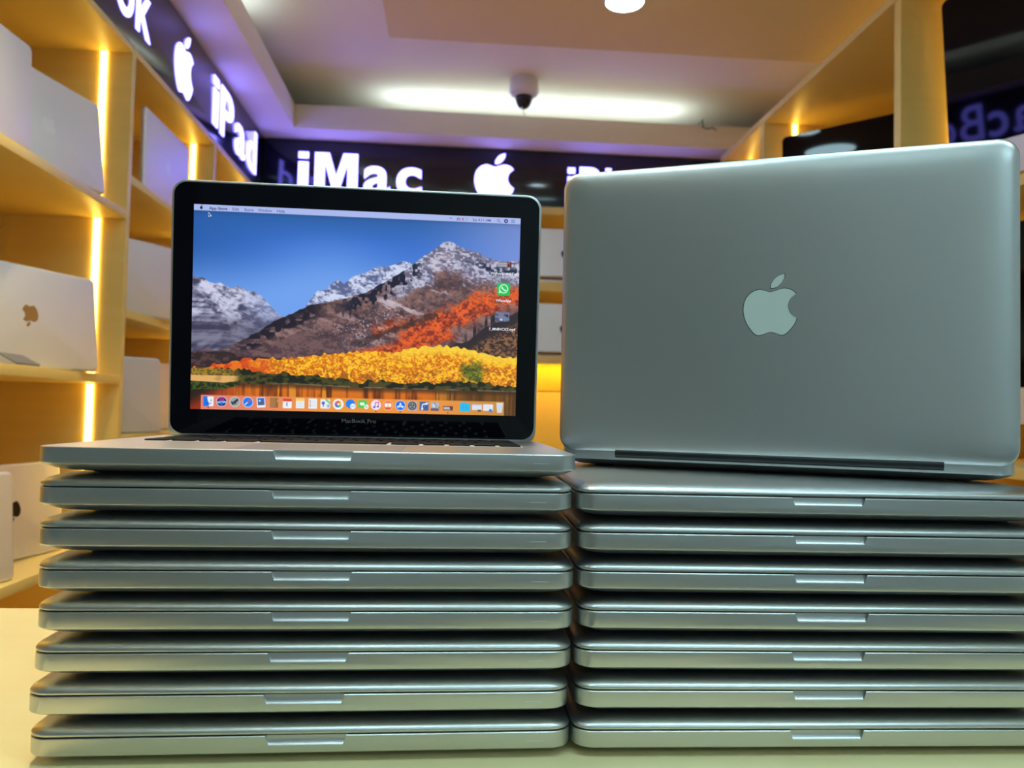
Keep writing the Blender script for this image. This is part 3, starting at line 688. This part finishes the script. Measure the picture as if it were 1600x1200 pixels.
for k in (-.006, 0, .006): seg(ux(799.5), .0165+k, ux(805), .0165+k, .0024, (90, 98, 146))
# pointer
seg(ux(325), .040, ux(325), .058, .0030, (225, 235, 246)); seg(ux(325), .040, ux(329), .054, .0030, (225, 235, 246)); seg(ux(325.6), .047, ux(327), .056, .005, (20, 24, 40)); seg(ux(325.2), .057, ux(328.6), .055, .0026, (225, 235, 246))
# desktop icons
dx_ = .952
rr_(dx_+.002, .236, .0335, .0145, .002, (60, 52, 58)); rr_(dx_-.004, .236, .026, .0115, .001, (172, 172, 184)); [seg(dx_-.020, .236+k, dx_+.010, .236+k, .0014, (120, 120, 134)) for k in (-.005, 0, .005)]; rr_(dx_+.0135, .236, .0075, .0105, .001, (186, 66, 44)); rr_(dx_+.0135, .239, .004, .006, .001, (60, 24, 28))
rr_(dx_, .360, .0325, .0325, .007, (30, 190, 86)); disc(dx_, .358, .0230, (232, 252, 238)); seg(dx_-.0125, .377, dx_-.0095, .366, .008, (232, 252, 238)); disc(dx_, .358, .0188, (36, 198, 92)); seg(dx_-.0055, .350, dx_-.0035, .357, .0062, (240, 252, 244)); seg(dx_-.0035, .357, dx_+.003, .3655, .0046, (240, 252, 244)); seg(dx_+.003, .3655, dx_+.0062, .366, .0062, (240, 252, 244))
rr_(dx_-.002, .500, .0360, .0230, .002, (116, 124, 156)); put((np.abs(U_-dx_+.002)*aspect < .036)*(np.abs(V_-.5) < .023)*ss(fbm(120, 90, 2), .46, .62)*.9, (70, 76, 104)); disc(dx_+.013, .492, .006, (34, 36, 50)); disc(dx_-.005, .514, .006, (190, 204, 226))

me = bpy.data.meshes.new('screen_picture')
nv = PW*PH; me.vertices.add(nv)
co = np.empty((PH, PW, 3)); co[..., 0] = (U_-.5)*SW; co[..., 1] = SY0+V_*SH; co[..., 2] = SZ
me.vertices.foreach_set('co', co.ravel())
idx = np.arange(nv).reshape(PH, PW); q = np.stack([idx[:-1, :-1], idx[:-1, 1:], idx[1:, 1:], idx[1:, :-1]], -1).reshape(-1, 4)
me.loops.add(q.size); me.loops.foreach_set('vertex_index', q.ravel().astype(np.int32))
me.polygons.add(len(q)); me.polygons.foreach_set('loop_start', np.arange(0, q.size, 4, dtype=np.int32))
me.update(calc_edges=True)
att = me.attributes.new('picture', 'FLOAT_COLOR', 'POINT')
rgba = np.ones((nv, 4), np.float32); rgba[:, :3] = lin(np.clip(img, 0, 255)).reshape(-1, 3); att.data.foreach_set('color', rgba.ravel())
ms = bpy.data.materials.new('screen_pixels'); ms.use_nodes = True; nt = ms.node_tree; b = nt.nodes['Principled BSDF']
an = nt.nodes.new('ShaderNodeAttribute'); an.attribute_name = 'picture'
nt.links.new(an.outputs['Color'], b.inputs['Emission Color']); b.inputs['Emission Strength'].default_value = 1.0
b.inputs['Base Color'].default_value = (.004, .004, .005, 1); b.inputs['Roughness'].default_value = .06
me.materials.append(ms)
scr = obj('screen', me, llid); scr['label'] = 'lit screen with snowy mountain, golden forest and row of app icons'

def screen_text(body, u0, u1, v, cap, m, centre=False, offset=0., lift=.00008):
    t_ = text_mesh(body, m, 1., offset, 0.); lo, hi = xy_bounds(t_)
    th = text_mesh('H', m, 1., offset, 0.); hl, hh = xy_bounds(th); ky = cap/(hh[1]-hl[1])
    kx = (u1-u0)*SW/(hi[0]-lo[0])
    remap(t_, lambda x, y, z: ((u0-.5)*SW+(x-lo[0])*kx, SY0+v*SH-(y-hl[1])*ky, 0*z+SZ-lift))
    return obj('lettering', t_, llid)
def emat(name, c): return mat(name, (0, 0, 0), .5, emit=tuple(lin(c)))
TD, TM, TW_ = emat('menu_ink_bold', (36, 40, 78)), emat('menu_ink', (70, 78, 130)), emat('label_ink', (236, 238, 246))
TB = mat('bezel_print', (.22, .22, .23), .5)
CAPM = .0024
screen_text('App Store', ux(325.5), ux(353.2), .0235, CAPM, TD, offset=.02)
for s, a_, b_ in (('Edit', 361, 371), ('Store', 379, 393), ('Window', 400, 421), ('Help', 429, 441.5), ('8%', 711.5, 717.5), ('Sat 4:11 AM', 737, 766)):
    screen_text(s, ux(a_), ux(b_), .0235, CAPM, TM, offset=.008)
screen_text('W Keyboard Test', dx_-.043, dx_+.046, .287, .0021, TW_, offset=.012)
screen_text('WhatsApp', dx_-.024, dx_+.024, .424, .0023, TW_, offset=.016)
screen_text('7_MNBVCXZ.mp4', dx_-.043, dx_+.040, .569, .0023, TW_, offset=.016)
screen_text('MacBook Pro', (530-297)/508.7, (583.5-297)/508.7, 1.052, .0033, TB, offset=-.004)

# ------------------------------------------------------------------ laptops displayed on the shelves
def shelf_laptop_meshes(w, d, th):
    e = th*.45
    rs = [ring(0, d/2, w/2-i, d/2-i, .011, z, 6) for i, z in ((.006, 0), (.002, th*.12), (0, th*.35), (0, th*.46))]
    base = mesh_from('slim_base', *loft(rs), M['alu_dark'], 35)
    rs = [ring(0, d/2, w/2-i, d/2-i, .011, z, 6) for i, z in ((.0005, th*.50), (0, th*.6), (.0008, th*.82), (.003, th*.95), (.006, th))]
    lid = mesh_from('slim_lid', *loft(rs), M['alu_dark'], 35)
    gap = slab('slim_gap', -w/2+.001, w/2-.001, .001, d-.001, th*.45, th*.51, .010, M['gasket'], .0001)
    return base, lid, gap
SLIM = {}
def stood_laptop(x, y, z, yaw, lean, label, emblem=None, inverted=True, w=.313, d=.221, th=.0165, side='left'):
    """closed laptop standing on its long edge, lid outwards, leaning back by `lean` degrees.
    (x, y, z): middle of the bottom outer edge; yaw: direction the lid faces (radians, 0 = +X)"""
    k = (w, d, th)
    if k not in SLIM: SLIM[k] = shelf_laptop_meshes(*k)
    t = empty('laptop_on_shelf', (x, y, z)); tag(t, label, 'laptop', 'laptops displayed on the shelves')
    # local laptop axes: x width, y depth, z out of lid ; stand it: y -> up, z -> facing direction
    f = Vector((math.cos(yaw), math.sin(yaw), 0)); up = Vector((0, 0, 1)); l = math.radians(lean)
    zz = (f*math.cos(l)+up*math.sin(l)).normalized(); yy = (up*math.cos(l)-f*math.sin(l)).normalized(); xx = yy.cross(zz)
    Rm = Matrix((xx, yy, zz)).transposed().to_4x4()
    t.matrix_world = Matrix.Translation((x, y, z)) @ Rm @ Matrix.Translation((0, 0, -th)) @ Matrix.Translation((0, .0, 0))
    # lift so the lowest rear edge rests on the shelf
    low = min((t.matrix_world @ Vector((0, 0, zz_))).z for zz_ in (0, th)); t.location.z += z-low
    obj('base', SLIM[k][0], t); ld = obj('lid', SLIM[k][1], t); obj('lid_gap', SLIM[k][2], t)
    if emblem is not None:
        kk = .040; s = -1 if inverted else 1
        for w_ in ('body', 'leaf'):
            obj('fruit_emblem' if w_ == 'body' else 'emblem_leaf', prism('slim_emblem', emblem_outline(w_), .0003, emblem, lambda px, py, dd: (s*px*kk, d*.5+s*py*kk, th-.00002+dd)), ld)
    return t
P = math.radians
# top shelf, near bay
stood_laptop(-.884, 1.480, .725, P(-4), 2, 'silver laptop cut off by the left picture edge, uppermost shelf row', M['alu'], False)
stood_laptop(-.903, 1.776, .725, P(-13), 7, 'silver laptop leaning left of the uppermost bright light strip, behind another', M['chin'], False, w=.360, d=.228)
# middle shelf, near bay
stood_laptop(-.9095, 1.744, .287, P(-20), 6, 'silver laptop with upside-down brown emblem on the left middle shelf', M['emblem_gold'], w=.370, d=.225)
# lower shelf, near bay
stood_laptop(-.985, 1.858, -.152, P(-12), 6, 'pale laptop with half-hidden black emblem on the lowest left shelf', M['emblem_dark'])
stood_laptop(-.925, 1.512, -.152, P(-16), 4, 'pale laptop at the left picture edge in front of the black emblem')
# second bay
stood_laptop(-.888, 2.424, .826, P(0), 0.8, 'silver laptop with white emblem upright in the upper far bay under the wall sign', M['emblem_white'], False, w=.362, d=.243)
stood_laptop(-.905, 2.252, .466, P(-28), 4, 'grey silver laptop on the far bay shelf left of the open screen, middle row')
stood_laptop(-.935, 2.240, .130, P(-34), 5, 'beige silver laptop in the far bay, lowest row, partly hidden by the wooden divider', w=.29)
stood_laptop(-.975, 2.52, .130, P(-20), 5, 'cream laptop in the far bay, lowest row, right beside the open screen')
cd = obj('price_card', slab('price_card', -.045, .045, -.022, .022, 0, .004, .003, M['card'], .0006), None, (-.893, 1.660, .2990), (P(28), P(0), P(90)))
tag(cd, 'dark grey card propped up before the upside-down emblem laptop', 'card')

# laptops on the back shelves, lid outwards, base behind
def lidded_laptop(x, y, z, label):
    t = empty('laptop_on_shelf', (x, y, z)); tag(t, label, 'laptop', 'laptops displayed on the shelves')
    obj('base', slab('shelf_base', -.1625, .1625, .004, .20, .003, .016, .011, M['alu_dark'], .002), t)
    obj('rubber_foot', slab('shelf_foot', -.14, .14, .02, .19, 0, .0035, .004, M['rubber'], .0004), t)
    obj('hinge_cover', slab('shelf_hinge', -.115, .115, -.006, .006, .017, .0235, .003, M['hinge'], .0006), t)
    fr = slab('shelf_lid', -.1625, .1625, 0, .226, 0, .007, .012, M['alu_dark'], .002)
    l = obj('lid', fr, t, (0, -.006, .027), (P(90-3), 0, 0))
    for w_ in ('body', 'leaf'):
        obj('fruit_emblem' if w_ == 'body' else 'emblem_leaf', prism('shelf_emblem', emblem_outline(w_), .0004, M['emblem_dark'], lambda px, py, dd: (px*.038, .113+py*.038, .0068+dd)), l)
    return t
lidded_laptop(.512, YB+.03, .821, 'silver laptop on the upper back shelf, seen between open laptops')
lidded_laptop(.512, YB+.03, .47, 'silver laptop on the lower back shelf, seen between open laptops')

# ------------------------------------------------------------------ desktop computers on the right shelves
def desktop(TL, n, w, hg, hc, shelf_z, label):
    """all-in-one computer; TL = top-left front corner of the glass, n = outward normal"""
    n = Vector(n).normalized(); e = n.cross(Vector((0, 0, 1))); e = e if e.x > 0 else -e; e.normalize(); up = e.cross(-n); up = up if up.z > 0 else -up
    root = Vector(TL)+e*w/2-up*(hg+hc)
    foot = root - n*.07
    t = empty('desktop_computer', (foot.x, foot.y, shelf_z)); tag(t, label, 'computer', 'desktop computers on the right shelves')
    # local: x = e, y = up, z = n  about root
    Rm = Matrix((e, up, n)).transposed().to_4x4(); Mw = Matrix.Translation(root) @ Rm
    bpy.context.view_layer.update()
    inv = t.matrix_world.inverted()
    def put_(nm, me):
        o = obj(nm, me, t); o.matrix_local = Matrix.Translation(-Vector((foot.x, foot.y, shelf_z))) @ Mw; return o
    H = hg+hc
    put_('screen_glass', slab('desktop_glass', -w/2, w/2, hc, H, -.004, 0, .018, M['glassblack'], .0008, 8))
    rs = [ring(0, H/2, w/2-i, H/2-i, .018, z, 8) for i, z in ((.16, -.040), (.09, -.032), (.03, -.018), (.004, -.010), (.0, -.006), (.0, -.0042))]
    put_('rear_shell', mesh_from('desktop_shell', *loft(rs), M['chin'], 35))
    put_('chin', slab('desktop_chin', -w/2, w/2, 0, hc, -.004, -.0002, .014, M['chin'], .0006, 6))
    # stand: foot plate on the shelf and a bent neck up to the shell
    y0 = n; ang = math.atan2(n.y, n.x)
    ft = obj('foot', slab('desktop_foot', -.02, .19, -.095, .095, 0, .006, .012, M['chin'], .001), t, (-n.x*.085, -n.y*.085, 0), (0, 0, ang))
    hz_ = root.z+H*.45-shelf_z
    bm = bmesh.new(); pts = [(-.016, .004), (-.022, hz_*.3), (-.012, hz_*.7), (.035, hz_)]
    vs = []
    for (px, pz) in pts:
        vs.append([bm.verts.new((px, s*.085, pz)) for s in (-1, 1)] + [bm.verts.new((px-.005, s*.085, pz)) for s in (1, -1)])
    for a_, b_ in zip(vs, vs[1:]):
        for i in range(4): bm.faces.new((a_[i], a_[(i+1) % 4], b_[(i+1) % 4], b_[i]))
    bm.faces.new(vs[0][::-1]); bm.faces.new(vs[-1]); bmesh.ops.recalc_face_normals(bm, faces=bm.faces[:])
    obj('neck', bm_mesh(bm, 'desktop_neck', M['chin'], 40), t, (-n.x*.085, -n.y*.085, 0), (0, 0, ang))
    return t
desktop((1.261, 1.894, 1.321), (-.881, -.462, -.100), .650, .400, .088, .742, 'large black-screened desktop computer reflecting mirrored sign letters, upper right')
desktop((1.240, 2.823, 1.291), (-.705, -.708, -.039), .528, .320, .088, .742, 'black-screened desktop computer with a pale oval reflection, behind the right lid')
desktop((1.261, 1.894, .700), (-.881, -.462, -.060), .650, .400, .088, .12, 'black-screened desktop computer on lower shelf at the right picture edge')
